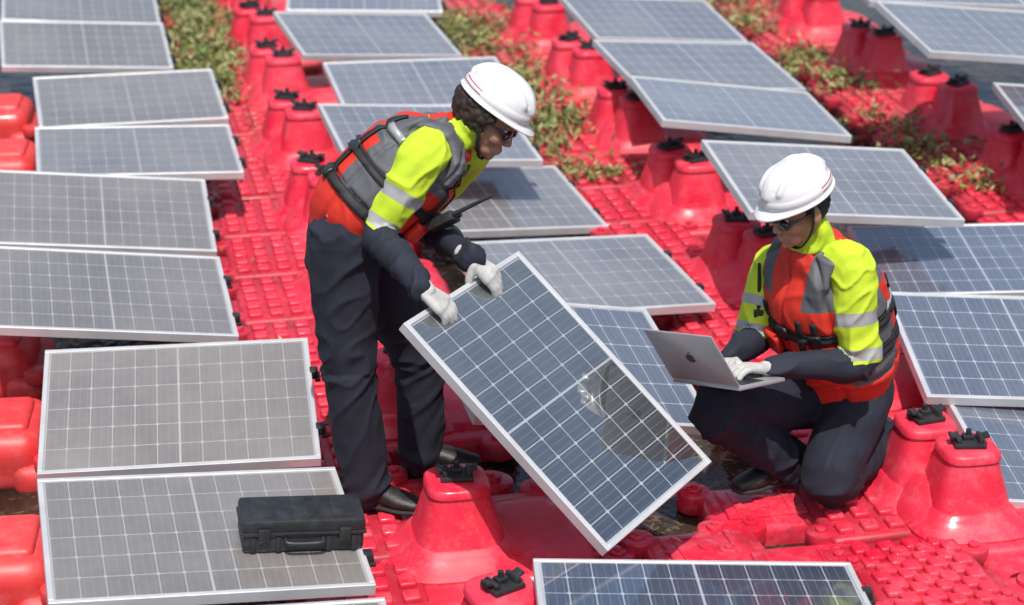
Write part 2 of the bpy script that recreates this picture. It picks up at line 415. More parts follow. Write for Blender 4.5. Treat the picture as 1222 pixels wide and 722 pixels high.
def float_mesh(single):
    bm=bmesh.new()
    bbox(bm,(.12,0,-.10),(.62,.72,.16),.030,segs=3)
    if single: cone_solid(bm,0,0,1.06)
    else:
        for s in (-1,1): cone_solid(bm,s*.034,-s*.104)
        loft_rings(bm,[sring(bm,0,0,z,h,3.0,44,k2) for z,h,k2 in ((-.05,.20,1.5),(.0,.185,1.45),(.03,.158,1.4),(.07,.132,1.3),(.100,.108,1.2),(.112,.085,1.1))])
    loft_rings(bm,[sring(bm,.26,0,z,h,3.4,44,k2) for z,h,k2 in ((-.05,.17,1.75),(-.008,.165,1.7),(.010,.15,1.66),(.03,.12,1.6),(.036,.10,1.55))])
    for s in (-1,1):
        for x in (-.13,.35):
            cyl(bm,(x,s*.37,-.05),.065,.07,'Z',28,bev=.010); cyl(bm,(x,s*.37,-.010),.028,.016,'Z',16,bev=.004)
    return tomesh('body',bm,MT['red'],angle=46)
FLm=float_mesh(False); FL1=float_mesh(True)
bm=bmesh.new()
bbox(bm,(0,0,.008),(.105,.085,.018),.004)
for s in (-1,1):
    bbox(bm,(s*.036,0,.022),(.016,.062,.026),.004,rot=Matrix.Rotation(RAD(s*14),4,'Y'))
    bbox(bm,(s*.053,.0,.033),(.028,.036,.010),.003,rot=Matrix.Rotation(RAD(s*-20),4,'Y'))
bbox(bm,(0,.01,.022),(.038,.032,.020),.004)
cyl(bm,(0,.01,.034),.009,.034,'Z',12)
CLm=tomesh('clamp',bm,MT['black'],angle=35)
def make_float(p,rot,label,group,z=0,single=False):
    M=Matrix.Translation((p.x,p.y,z))@Matrix.Rotation(rot,4,'Z')
    t=empty('post_float',M,label,'float',group)
    link('body',FL1 if single else FLm,t)
    for s in ((0,) if single else (-1,1)):
        c=link('clamp',CLm,t); c.location=(s*.034,-s*.104,.240); c.rotation_euler=(0,0,RAD(random.uniform(-35,35)))
    return t
ORD=['nearest','second','third','fourth','fifth','sixth','seventh','eighth','ninth','tenth','eleventh','twelfth','thirteenth','fourteenth','fifteenth','sixteenth','seventeenth','eighteenth','nineteenth','twentieth']
def float_row(cap,js,rowname):
    o=G(cap[0],cap[1],ZC)
    for n,j in enumerate(js):
        p=o+STEP*j
        make_float(p,ROT+RAD(random.uniform(-3,3)),'red float with two posts, %s in the row %s'%(ORD[n],rowname),'post floats',random.uniform(-.012,.012))
float_row((352,115),[-3,-2,-1,0,1,2,3],'behind the standing man')
float_row((1131,501),[0,1,2,3,4,5,6],'running past the kneeling man')
float_row((1127,84),[-2,-1,0,1,2],'in the top right corner')
make_float(G(545,566,.25),ROT,'red float with one black-clamped post just in front of the standing man boots','post floats',0,True)
make_float(G(600,694,.25),ROT+.2,'red float with one black-clamped post at the bottom edge beside the lowest blue panel','post floats',-.01,True)
# walkway floats
LD=DL/2; WD=.38
def deck_mesh(name,w,l,nx,ny,ps,ph,mat):
    bm=bmesh.new()
    bbox(bm,(0,0,-.085),(w,l,.15),.020,segs=3)
    for i in range(nx):
        for j in range(ny):
            x=(i-(nx-1)/2)*(w-.03)/nx; y=(j-(ny-1)/2)*(l-.03)/ny
            bbox(bm,(x,y,-.010),(ps[0],ps[1],ph),.009,segs=3)
    for sx in (-1,1):
        for sy in (-1,1):
            cyl(bm,(sx*(w/2+.02),sy*(l/2-.07),-.035),.05,.055,'Z',24,bev=.008)
            cyl(bm,(sx*(w/2+.02),sy*(l/2-.07),-.002),.018,.014,'Z',12,bev=.003)
        bbox(bm,(sx*(w/2+.012),0,-.06),(.04,.12,.07),.01)
    return tomesh(name,bm,mat,angle=38)
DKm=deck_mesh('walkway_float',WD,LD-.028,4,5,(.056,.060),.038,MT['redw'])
bm=bmesh.new()
bbox(bm,(0,0,-.085),(.40,.30,.15),.035,segs=4); bbox(bm,(0,0,-.008),(.28,.20,.024),.008,segs=2)
bbox(bm,(-.09,0,.004),(.03,.16,.012),.004); bbox(bm,(.09,0,.004),(.03,.16,.012),.004); cyl(bm,(0,0,.004),.035,.014,'Z',24,bev=.004)
for sx in (-1,1):
    for sy in (-1,1):
        cyl(bm,(sx*.20,sy*.135,-.045),.060,.075,'Z',30,bev=.012); cyl(bm,(sx*.20,sy*.135,-.006),.030,.018,'Z',20,bev=.005); cyl(bm,(sx*.20,sy*.135,.005),.013,.012,'Z',12,bev=.003)
FTm=tomesh('flat_float',bm,MT['redf'],angle=40)
def deck(p,rot,label,z=0,group='walkway floats',me=None,nm='walkway_float'):
    o=link(nm,me or DKm); o.location=(p.x,p.y,z); o.rotation_euler=(RAD(random.uniform(-.6,.6)),RAD(random.uniform(-.6,.6)),rot)
    tag(o,label,'float',group); return o
def deck_row(px,py,idx,rowname):
    o=G(px,py,0)
    for n,i in enumerate(idx):
        p=o+dv*(LD*i)
        deck(p,ROT+RAD(random.uniform(-.7,.7)),'studded red walkway float, %s in the walkway %s'%(ORD[n],rowname),random.uniform(-.008,.002))
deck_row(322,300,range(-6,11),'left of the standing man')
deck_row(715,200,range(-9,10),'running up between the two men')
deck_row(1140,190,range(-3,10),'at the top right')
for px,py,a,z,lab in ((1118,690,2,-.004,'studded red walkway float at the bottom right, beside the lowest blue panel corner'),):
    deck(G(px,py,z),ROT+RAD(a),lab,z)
for px,py,a,z,lab in ((908,598,-2,-.030,'wet red float with corner lugs under the kneeling man front boot'),
  (845,652,3,-.036,'wet red float with corner lugs in front of the carried panel right corner'),
  (955,672,-2,-.028,'wet red float with corner lugs in front of the kneeling man knee'),
  (742,694,2,-.045,'wet red float with corner lugs below the lower corner of the carried panel'),
  (655,640,0,-.055,'wet red float with corner lugs in the shade under the carried panel'),
  (860,706,2,-.044,'wet red float with corner lugs just above the lowest blue panel')):
    deck(G(px,py,z),ROT+RAD(a),lab,z,'flat floats',FTm,'flat_float')
# low connector floats
bm=bmesh.new()
bbox(bm,(0,0,-.085),(.42,.17,.13),.035,segs=4)
for s in (-1,1):
    cyl(bm,(s*.215,0,-.07),.085,.10,'Z',32,bev=.018); cyl(bm,(s*.215,0,-.016),.042,.028,'Z',22,bev=.006); cyl(bm,(s*.215,0,.0),.018,.012,'Z',12,bev=.003)
CNm=tomesh('connector_float',bm,MT['redf'],angle=40)
CN=[(512,573,0,'red connector float under the standing man front boot'),
 (480,712,90,'red connector float at the bottom edge right of the toolbox panel'),
 (1195,650,90,'red connector float below the two near posts at the right')]
for px,py,a,lab in CN:
    p=G(px,py,-.02); o=link('connector_float',CNm); o.location=p; o.rotation_euler=(0,0,ROT+RAD(a)); tag(o,lab,'float','connector floats')
# side floats at the left edge
bm=bmesh.new()
bbox(bm,(0,0,-.04),(.34,.40,.24),.075,segs=6); bbox(bm,(.02,0,.07),(.2,.26,.06),.026,segs=4); bbox(bm,(.14,0,-.09),(.16,.46,.12),.045,segs=4)
cyl(bm,(.19,-.2,-.02),.05,.05,'Z',24,bev=.008)
SDm=tomesh('side_float',bm,MT['redo'],angle=42)
SD=[(0,520,'rounded red float at the left edge beside the upper grey panel'),(2,668,'rounded red float at the left edge beside the toolbox panel'),
 (0,140,'rounded red float at the left edge beside the third panel'),(5,196,'rounded red float at the left edge between panels'),(-8,420,'rounded red float in shade at the left edge below the raised panel edge')]
for px,py,lab in SD:
    p=G(px,py,0); o=link('side_float',SDm); o.location=(p.x,p.y,0.0); o.rotation_euler=(0,0,ROT-.1); tag(o,lab,'float','side floats')
# ------------------------------------------------------------------ weeds and litter
def leaves(name,rows,mats,size,zmax,label,thin=(.25,.5),upz=.35,per=(4,8)):
    bm=bmesh.new()
    for (px,py,i0,i1,lat,n,cut) in rows:
        o=G(px,py,0); cnt=0
        while cnt<n:
            s=random.uniform(i0,i1); q=random.gauss(0,lat)
            p=o+dv*(LD*s)+cvx*q
            if noise.noise(p*2.2)+.35*noise.noise(p*7)<cut: continue
            k=random.randint(*per); h=random.random()**2
            for _ in range(k):
                c=p+Vector((random.gauss(0,.035),random.gauss(0,.035),.012+abs(random.gauss(0,zmax))*(.4+h*1.6)))
                L=size*random.uniform(.5,1.4); w=L*random.uniform(*thin)
                u=Vector((random.gauss(0,1),random.gauss(0,1),random.gauss(upz,.6))).normalized(); v=u.cross(Vector((random.gauss(0,.5),random.gauss(0,.5),1))).normalized()
                f=bm.faces.new([bm.verts.new(x) for x in (c-u*L,c+v*w-u*L*.1,c+u*L,c-v*w-u*L*.1)]); f.material_index=random.randrange(len(mats))
                cnt+=1
    me=bpy.data.meshes.new(name); bm.to_mesh(me); bm.free()
    for m in mats: me.materials.append(m)
    tag(link(name,me),label,'plants' if 'weed' in name else 'litter',kind='stuff')
rowsW=[(300,300,4.5,11,.15,7000,-.4),(680,200,1.2,9,.15,4200,-.12),(690,200,-.5,2,.13,900,.0),(1130,190,-1,4,.14,1200,.02),(1100,190,3,8,.17,1500,-.05)]
leaves('weeds',rowsW,[MT['leafg'],MT['leafy'],MT['leafg'],MT['leafd'],MT['leafy']],.026,.036,'green weeds growing over the far walkway floats',(.16,.4),.6,(4,8))
rowsL=[(300,300,3,11,.2,1300,-.2),(690,200,1,9,.2,1000,-.1),(1120,190,-1,8,.22,900,-.1),(322,300,-5,3,.16,160,.0)]
leaves('dry_litter',rowsL,[MT['leafb'],MT['leafb'],MT['leafy']],.010,.004,'brown dry leaf litter scattered over the walkway floats')
# ------------------------------------------------------------------ people
def segdist(P,a,b):
    a=np.array(a);b=np.array(b); ab=b-a
    t=np.clip((P-a)@ab/(ab@ab),0,1)
    return np.linalg.norm(P-(a+t[:,None]*ab),axis=1),t
def verts_np(me):
    A=np.empty(len(me.vertices)*3); me.vertices.foreach_get('co',A); return A.reshape(-1,3)
def norms_np(me):
    return np.array([v.normal[:] for v in me.vertices])
def set_attr(me,name,vals):
    a=me.attributes.new(name,'FLOAT','POINT'); a.data.foreach_set('value',np.asarray(vals,dtype=np.float32))
def wrinkle(me,segs,amp,f=8,seed=0,shear=7,endk=1,axk=3.5,fine=.35):
    P=verts_np(me); N=norms_np(me)
    DT=[segdist(P,a,b) for a,b in segs]
    D=np.stack([d for d,t in DT]); k=D.argmin(0)
    Tt=np.stack([t for d,t in DT])[k,np.arange(len(P))]
    ax=np.array([list((b-a).normalized()) for a,b in segs])[k]
    al=(P*ax).sum(1)
    sh=P@np.array([.7,.35,-.2])
    off=np.zeros(len(P)); sv=Vector((seed,seed*.7,0))
    for i in range(len(P)):
        p0=Vector(P[i]); w=noise.noise_vector(p0*4.0+sv)*.10
        q=(p0+w)*f+Vector(ax[i])*(al[i]*axk+sh[i]*shear)+sv
        n=noise.noise(q); n2=noise.noise(q*.45+Vector((9,3,1))); n3=noise.noise(q*2.0+Vector((1,7,4)))
        tt=Tt[i]; e=.6+.8*abs(2*tt-1)**2
        if endk==0: e=.55+.75*max(0,2*tt-1)**2
        ridge=(1-min(1,abs(n)*2.8))**1.8
        off[i]=amp*e*(ridge*1.3-.45+n2*.8+n3*fine)
    P2=P+N*off[:,None]
    me.vertices.foreach_set('co',P2.ravel()); me.update()
def hand_prims(bm,Wp,d,n,sgn,curls,grow=0.0,thumb=(.55,.75,.3),sc=1.0):
    d=d.normalized(); n=(n-d*n.dot(d)).normalized(); lat=(d.cross(n))*sgn
    offs=(.031,.0105,-.0105,-.030); lens=(.074,.082,.075,.060)
    for o,L,cu in zip(offs,lens,curls):
        k=Wp+d*(.092-abs(o)*.18)*sc+lat*o*sc
        tube(bm,[Wp+d*.012+lat*o*.45,k],[.014+grow,.0125+grow],seg=10,sub=2)
        p=k; ang=0
        for fr,c,r0,r1 in ((.45,cu[0],.0098,.0092),(.31,cu[1],.0092,.0086),(.24,cu[2],.0086,.0072)):
            ang+=RAD(c); dr=d*math.cos(ang)+n*math.sin(ang); q=p+dr*L*fr*sc
            tube(bm,[p,q],[r0+grow,r1+grow],seg=10,sub=1); p=q
    tube(bm,[Wp+d*.01,Wp+d*.075*sc],[(.026+grow,.017+grow),(.036+grow,.014+grow)],side=lat,seg=14,sub=2)
    tb=Wp+d*.026*sc+lat*.022*sc; td=(d*thumb[0]+lat*thumb[1]+n*thumb[2]).normalized()
    q=tb+td*.042*sc; td2=(td*.8+d*.45+n*.15).normalized(); e=q+td2*.034*sc
    tube(bm,[tb,q],[.0145+grow,.0115+grow],seg=10,sub=2); tube(bm,[q,e],[.0115+grow,.009+grow],seg=10,sub=2)
def patch(bm,bvh,o,ax,u,v,s0,s1,a0,a1,ns,na,off,mi=0):
    g=[]
    for i in range(ns+1):
        s=s0+(s1-s0)*i/ns; row=[]
        for j in range(na+1):
            a=RAD(a0+(a1-a0)*j/na); dr=u*math.cos(a)+v*math.sin(a); c=o+ax*s
            h=bvh.ray_cast(c+dr*.7,-dr,.69)
            row.append(bm.verts.new(h[0]+h[1]*off*.5+dr*off*.5) if h[0] is not None else None)
        g.append(row)
    for i in range(ns):
        for j in range(na):
            q=(g[i][j],g[i][j+1],g[i+1][j+1],g[i+1][j])
            if all(q): 
                f=bm.faces.new(q); f.material_index=mi
    for vv in [x for r in g for x in r if x and not x.link_faces]: bm.verts.remove(vv)
def stripmesh(name,bm,mats,shift,parent,th=.004):
    bmesh.ops.recalc_face_normals(bm,faces=bm.faces)
    me=bpy.data.meshes.new(name); bm.to_mesh(me); bm.free(); me.transform(Matrix.Translation(-shift))
    for m in (mats if isinstance(mats,list) else [mats]): me.materials.append(m)
    me.shade_smooth(); o=link(name,me,parent)
    md=o.modifiers.new('t','SOLIDIFY'); md.thickness=th; md.offset=0
    return o
def bvh_of(me): return BVHTree.FromPolygons([v.co.copy() for v in me.vertices],[tuple(p.vertices) for p in me.polygons])
def person(label,J,F,U,skinm,hairm,hands,feet,stripe_az,curly,base,v0,gw,belts,vs,pockets,gsh,webs):
    root=empty('person',Matrix.Translation(base),label,'person')
    F=F.normalized(); U=(U-F*U.dot(F)).normalized(); Rr=F.cross(U); hm=Matrix(((Rr.x,F.x,U.x,J['head'].x),(Rr.y,F.y,U.y,J['head'].y),(Rr.z,F.z,U.z,J['head'].z),(0,0,0,1)))
    L=lambda x,y,z: hm@Vector((x,y,z))
    lat=J['lat'].normalized(); T=[J['pelvis'],J['waist'],J['chest'],J['neck']]
    ax=(T[3]-T[0]).normalized(); lat=(lat-ax*lat.dot(ax)).normalized(); fw=ax.cross(lat)
    cum=[0]
    for i in range(3): cum.append(cum[-1]+(T[i+1]-T[i]).length)
    TL=cum[-1]
    def tp(s):
        for i in range(3):
            if s<=cum[i+1] or i==2:
                t=(s-cum[i])/(cum[i+1]-cum[i]); return T[i]+(T[i+1]-T[i])*t
    # ---- body
    bm=bmesh.new()
    tube(bm,[tp(-.03),tp(.08),tp(TL*.35),tp(TL*.7),tp(TL*.92),tp(TL)],[(.13,.09),(.14,.095),(.125,.09),(.14,.10),(.13,.08),(.06,.055)],side=lat)
    for s in 'RL':
        tube(bm,[J['hip'+s],J['knee'+s],(J['knee'+s]*.65+J['ank'+s]*.35),J['ank'+s]],[.070,.036,.042,.034])
        tube(bm,[tp(TL*.88),J['sh'+s],(J['sh'+s]+J['el'+s])/2,J['el'+s],J['wr'+s]],[.05,.05,.044,.034,.024],sub=3)
        h=hands[s]; hand_prims(bm,J['wr'+s],h['d'],h['n'],1 if s=='R' else -1,h['curl'],-.002,h.get('thumb',(.55,.75,.3)))
        fd=feet[s]; tube(bm,[J['ank'+s],J['ank'+s]+fd['down']*.06+fd['toe']*.06,J['ank'+s]+fd['down']*.07+fd['toe']*.16],[.034,.034,.02],sub=2)
    tube(bm,[tp(TL*.93),tp(TL)*.5+L(0,-.02,-.06)*.5,L(0,-.015,-.05)],[.06,.056,.055],sub=3)
    for c,r in (((0,-.012,.035),(.077,.097,.085)),((0,.03,-.03),(.061,.060,.085)),((0,.046,-.082),(.047,.043,.036)),((0,.073,-.1),(.022,.018,.018)),
                ((.037,.06,-.03),(.028,.029,.028)),((-.037,.06,-.03),(.028,.029,.028)),((0,.091,-.0655),(.024,.011,.0065)),((0,.090,-.077),(.021,.0105,.0075)),((0,.076,-.07),(.034,.020,.028)),
                ((.078,-.005,-.012),(.011,.021,.033)),((-.078,-.005,-.012),(.011,.021,.033)),((.011,.098,-.036),(.010,.011,.009)),((-.011,.098,-.036),(.010,.011,.009))):
        ell(bm,c,r,hm)
    tube(bm,[L(0,.087,.008),L(0,.098,-.018),L(0,.105,-.032)],[.009,.010,.0115],sub=2,seg=10)
    tube(bm,[L(-.042,.078,.02),L(0,.089,.022),L(.042,.078,.02)],[.010,.011,.010],sub=3,seg=10)
    link('body',tomesh('body',bm,skinm,base,.0046,2),root)
    for s in (-1,1):
        bm=bmesh.new(); ell(bm,(s*.031,.081,0),(.0125,.0125,.0105),hm); link('eye',tomesh('eye',bm,MT['eye'],base),root)
    # ---- hair
    bm=bmesh.new()
    for i in range(560 if curly else 500):
        a=random.uniform(0,2*math.pi); z=random.uniform(-.085 if curly else -.05,.06)
        c=math.cos(a); s=math.sin(a)
        if s>.36-(.15 if z<-.02 else 0): continue
        if z<-.035 and s>-.15: continue
        k=math.sqrt(max(.1,1-((z-.03)/.115)**2)); g=1.16 if curly else 1.02
        if curly and z>.035: g=1.04
        r=random.uniform(.010,.017) if curly else random.uniform(.006,.010)
        ell(bm,(.077*k*g*c,-.012+.098*k*g*s,z),(r,r,r),hm,8)
    link('hair',tomesh('hair',bm,hairm,base,.0045,0),root)
    # ---- helmet
    bm=bmesh.new(); NA=96; rows=[]
    rx,ry,rz=.102,.124,.106; hz=.050
    prof=[('lip',0),('lip',1),('lip',2)]
    els=[2+86*(i/36) for i in range(37)]
    def pt(a,kind,val):
        c,s=math.cos(a),math.sin(a); br=max(0,s)**2.2
        if kind=='lip':
            g=(.007,.006,.002)[val]; dz=(-.008,-.004,-.001)[val]; gb=(.032,.031,.010)[val]*br
            return Vector((c*(rx+g),s*(ry+g+gb)-.008,hz+dz-br*(.006,.005,.002)[val]))
        e=RAD(val); k=math.cos(e)**.80; z=math.sin(e)*rz
        x=c*rx*k; y=s*ry*k
        def sm(t): t=max(0,min(1,t)); return t*t*(3-2*t)
        rg=sm((.020-abs(x))/.006)*sm((val-16)/10)*.010
        rg+=sm((.010-abs(abs(x)-.048))/.006)*sm((val-24)/10)*sm((68-val)/12)*.008
        rg-=sm((.006-abs(abs(x)-.031))/.004)*sm((val-30)/8)*sm((72-val)/8)*.005
        rg+=sm((7-abs(val-12))/4)*.003
        d=Vector((c*math.cos(e),s*math.cos(e),math.sin(e)))
        return Vector((x,y-.008,hz+z))+d*rg
    for kind,val in prof+[('d',e) for e in els]:
        rows.append([bm.verts.new(hm@pt(2*math.pi*k/NA,kind,val)) for k in range(NA)])
    hi=hm.inverted()
    for i in range(len(rows)-1):
        for k in range(NA):
            f=bm.faces.new((rows[i][k],rows[i][(k+1)%NA],rows[i+1][(k+1)%NA],rows[i+1][k]))
            az=math.degrees(2*math.pi*(k+.5)/NA); zz=(hi@f.calc_center_median()).z
            if stripe_az[0]<az<stripe_az[1] and (hz+.012<zz<hz+.017 or hz+.026<zz<hz+.030): f.material_index=1
    bm.faces.new(rows[-1])
    o=stripmesh('helmet',bm,[MT['helmet'],MT['stripe']],base,root,.0035)
    bm=bmesh.new()
    tube(bm,[L(-.088,.0,.04),L(-.078,.02,-.05),L(-.040,.052,-.112),L(0,.062,-.122),L(.040,.052,-.112),L(.078,.02,-.05),L(.088,0,.04)],[(.007,.003)]*7,side=F,seg=8,sub=4)
    link('chin_strap',tomesh('chin_strap',bm,MT['web'],base),root)
    # ---- sunglasses
    bm=bmesh.new()
    for s in (-1,1):
        ell(bm,(s*.034,.093,-.004),(.032,.012,.020),hm)
        tube(bm,[L(s*.060,.085,.004),L(s*.078,.05,.006),L(s*.084,-.005,.004)],[(.004,.006),.004,.003],seg=8,sub=3)
    tube(bm,[L(-.012,.102,.002),L(0,.107,.004),L(.012,.102,.002)],[.004,.0035,.004],seg=8,sub=3)
    link('sunglasses',tomesh('sunglasses',bm,MT['lens'],base),root)
    # ---- trousers
    bm=bmesh.new()
    tube(bm,[tp(-.07),tp(-.02),tp(.07),tp(.15)],[(.14,.12),(.172,.14),(.168,.134),(.15,.118)],side=lat,seg=20)
    segs=[]
    for s in 'RL':
        h,k,a=J['hip'+s],J['knee'+s],J['ank'+s]
        tube(bm,[h+(h-k).normalized()*.03,h*.6+k*.4,k,k*.55+a*.45,a+(k-a).normalized()*.03,a-(k-a).normalized()*.02],[.120,.109,.091,.086,.082,.083],sub=5,seg=18)
        segs+=[(h,k),(k,a)]
    def post(me): wrinkle(me,segs,.0085,7,3,9,1,.2,.55)
    link('trousers',tomesh('trousers',bm,MT['navy'],base,.007,3,post),root)
    # ---- jacket
    bm=bmesh.new()
    tube(bm,[tp(.02),tp(.09),tp(TL*.4),tp(TL*.7),tp(TL*.9),tp(TL)],[(.175,.142),(.172,.138),(.152,.128),(.160,.128),(.145,.100),(.080,.075)],side=lat,seg=20)
    nd=(L(0,-.02,-.05)-T[3]).normalized()
    tube(bm,[T[3]-nd*.03,T[3]+nd*.035,T[3]+nd*.060],[.082,.080,.076],sub=3)
    asegs=[]
    for s in 'RL':
        sh,el,wr=J['sh'+s],J['el'+s],J['wr'+s]
        tube(bm,[tp(TL*.92),sh*.6+tp(TL*.92)*.4,sh,sh*.5+el*.5,el,el*.5+wr*.5,wr+(el-wr)*.12,wr],[.075,.080,.078,.073,.060,.052,.045,.043],sub=5,seg=18)
        asegs+=[(sh,el),(el,wr)]
    allsegs=asegs+[(T[0],T[3])]
    def post2(me):
        C=verts_np(me); D=[];TT=[]
        for (a,b),w in zip(allsegs,(.075,.062,.075,.062,.15)):
            d,t=segdist(C,a,b); D.append(d/w); TT.append(t)
        k=np.stack(D).argmin(0); val=np.zeros(len(C))
        for i in range(len(C)):
            kk=k[i]; t=TT[kk][i]
            if kk in (0,2): val[i]=t
            elif kk in (1,3): val[i]=1+t
            else:
                s=t*TL; val[i]=2.0 if s<.035 else (.5 if s<.085 else .2)
        set_attr(me,'region',val)
        wrinkle(me,allsegs,.0115,9,11,9,0,1.0,.45)
    link('jacket',tomesh('jacket',bm,MT['jacket'],base,.0062,3,post2),root)
    # ---- vest
    bm=bmesh.new()
    tube(bm,[tp(v0),tp(v0+.05),tp(TL*.55),tp(TL*.75),tp(TL*.86),tp(TL*.92)],[(a*vs,b*vs) for a,b in ((.182,.156),(.200,.170),(.207,.178),(.196,.168),(.160,.138),(.115,.105))],side=lat,seg=24)
    for sd in (-1,1):
        tube(bm,[tp(TL*.70)+fw*.118+lat*sd*.100,tp(TL*.90)+fw*.088+lat*sd*.105,tp(TL*1.0)+lat*sd*.105,tp(TL*.92)-fw*.088+lat*sd*.105,tp(TL*.72)-fw*.118+lat*sd*.100],[(.050,.028)]*5,side=lat,sub=4)
    def post3(me):
        P=verts_np(me); rel=P-np.array(T[0]); la=np.abs(rel@np.array(lat)); s=rel@np.array(ax)
        set_attr(me,'region',np.maximum(np.minimum(la-gw,s-.14),np.minimum(la-gsh[0],s-TL*gsh[1])))
        wrinkle(me,[(T[0],T[3])],.005,7,5,3)
        P=verts_np(me); N=norms_np(me); _,t=segdist(P,T[0],T[3]); s=t*TL
        rel=P-np.array(T[0]); la=rel@np.array(lat); ff=rel@np.array(fw); an=np.degrees(np.arctan2(ff,la))
        g_=np.zeros(len(P))
        for s0 in (.15,.26,.37): g_=np.maximum(g_,np.exp(-((s-s0)/.009)**2))
        for a0 in (90,-90,32,148,-32,-148): g_=np.maximum(g_,.9*np.exp(-((an-a0)/3.2)**2))
        P=P-N*(g_*.014)[:,None]; me.vertices.foreach_set('co',P.ravel()); me.update()
    vm=tomesh('life_vest',bm,MT['vest'],None,.0065,3,post3)
    bv=bvh_of(vm); vm.transform(Matrix.Translation(-base)); vest=link('life_vest',vm,root)
    o=T[0]
    for s in belts:
        bm=bmesh.new(); patch(bm,bv,o,ax,lat,fw,s,s+.032,0,360,3,90,.007); stripmesh('strap',bm,MT['web'],base,vest,.004)
        for a0,a1 in ((83,97),(125,137),(-66,-54)):
            bm=bmesh.new(); patch(bm,bv,o,ax,lat,fw,s-.006,s+.038,a0,a1,2,3,.013); stripmesh('buckle',bm,MT['black'],base,vest,.011)
    for a in webs:
        bm=bmesh.new(); patch(bm,bv,o,ax,lat,fw,belts[0],.43,a-3.5,a+3.5,18,2,.007); stripmesh('strap',bm,MT['web'],base,vest,.004)
    for a in (-40,-140):
        bm=bmesh.new(); patch(bm,bv,o,ax,lat,fw,.36,.39,a-14,a+14,2,8,.006); stripmesh('reflective_patch',bm,MT['silver'],base,vest)
    for a,s0,s1 in pockets:
        bm=bmesh.new(); patch(bm,bv,o,ax,lat,fw,s0,s1,a-14,a+14,6,6,.020); stripmesh('pocket',bm,MT['vred'],base,vest,.024)
    # ---- gloves and boots
    for s in 'RL':
        h=hands[s]; bm=bmesh.new(); hand_prims(bm,J['wr'+s],h['d'],h['n'],1 if s=='R' else -1,h['curl'],.0024,h.get('thumb',(.55,.75,.3)))
        back=(J['el'+s]-J['wr'+s]).normalized()
        tube(bm,[J['wr'+s]+h['d'].normalized()*.02,J['wr'+s]+back*.055],[(.032,.028),(.036,.034)],seg=14,sub=3)
        link('glove',tomesh('glove',bm,MT['glove'],base,.0034,1),root)
        fd=feet[s]; tz=fd['toe'].normalized(); dn=fd['down'].normalized(); sd=tz.cross(dn).normalized(); a=J['ank'+s]; ht=fd['h']
        f0=a+dn*(ht-.008)
        q=lambda x,z: f0+tz*x-dn*z
        bm=bmesh.new()
        tube(bm,[q(-.055,.045),q(0,.05),q(.07,.046),q(.13,.036),q(.185,.03)],[(.036,.036),(.041,.04),(.044,.036),(.048,.030),(.037,.022)],side=sd,seg=16)
        tube(bm,[q(-.012,.05),q(-.01,.10),a+(J['knee'+s]-a).normalized()*.05],[.046,.045,.05],seg=16,sub=3)
        b=link('boot',tomesh('boot',bm,MT['boot'],base,.0055,2),root)
        bm=bmesh.new(); tube(bm,[q(-.06,.012),q(0,.012),q(.07,.012),q(.13,.012),q(.192,.014)],[(.040,.013),(.043,.013),(.044,.013),(.051,.013),(.040,.012)],side=sd,seg=16)
        link('sole',tomesh('sole',bm,MT['rubber'],base),b)
    return root,dict(o=o,ax=ax,lat=lat,fw=fw,bv=bv,hm=hm)
def dn(v=(0,0,-1)): return Vector(v)
# --- standing man
gN=held(.25,1.0); gF=held(.66,1.0)
wN=gN+hy*.055+hn*.042-hx*.035; wF=gF+hy*.055+hn*.042-hx*.03
J1=dict(pelvis=V(416,284,6.16),waist=V(434,246,6.17),chest=V(484,200,6.19),neck=V(541,163,6.21),lat=Vector((-.28,-.95,.05)),
 head=V(583,139,6.2),hipR=V(410,300,6.07),kneeR=V(416,440,6.03),ankR=V(437,583,6.0),hipL=V(440,298,6.26),kneeL=V(498,425,6.30),ankL=V(504,545,6.28),
 shR=V(503,188,6.04),elR=V(452,276,5.98),wrR=wN,shL=V(556,185,6.40),elL=V(492,256,6.52),wrL=wF)
J1['ankR'].z=.085; J1['ankL'].z=.085
cg=[(14,24,18),(14,24,18),(16,26,20),(20,28,20)]
hands1=dict(R=dict(d=(-hy*.9+hx*.36-hn*.12),n=-hn,curl=cg,thumb=(.35,.5,.8)),L=dict(d=(-hy*.9+hx*.30-hn*.12),n=-hn,curl=cg,thumb=(.35,.5,.8)))
feet1=dict(R=dict(toe=Vector((.93,-.36,0)),down=dn(),h=.085),L=dict(toe=Vector((.98,-.12,0)),down=dn(),h=.085))
b1=Vector((J1['ankR'].x,J1['ankR'].y,0))
r1,i1=person('man in helmet and life vest bending forward, holding up a solar panel',J1,Vector((.76,-.28,-.53)),Vector((.5,0,.8)),MT['skin1'],MT['hair'],hands1,feet1,(290,340),True,b1,.075,.165,(.115,.235),1.0,((62,.16,.22),(118,.16,.22)),(.060,.66),(56,112,-58,-122))
# --- laptop
lc=[(767,393),(848,403),(882,462),(802,452)]
x0=Vector((.8,-.6,0)).normalized(); y0=Vector((-.35,-.35,.87)); y0=(y0-x0*y0.dot(x0)).normalized(); z0=x0.cross(y0)
LWd,LDp=.30,.21
ML=fit(lc,LWd,LDp,V(825,428,5.85),np.array([[x0[i],y0[i],z0[i]] for i in range(3)]),(.3,.08,.3),(30,30,30),1.5)
lx=ML.to_3x3()@Vector((1,0,0)); ly=ML.to_3x3()@Vector((0,1,0)); lz=ML.to_3x3()@Vector((0,0,1))
hinge=ML@Vector((0,-LDp/2,0))
tgt=V(935,452,hinge.y+.12)-(ML@Vector((LWd/2,-LDp/2,0)))
bd=(tgt-lx*tgt.dot(lx)).normalized()
if bd.z>.12 or bd.z<-.12: 
    bd=Vector((bd.x,bd.y,max(-.12,min(.12,bd.z)))); bd=(bd-lx*bd.dot(lx)).normalized()
bn=lx.cross(bd); 
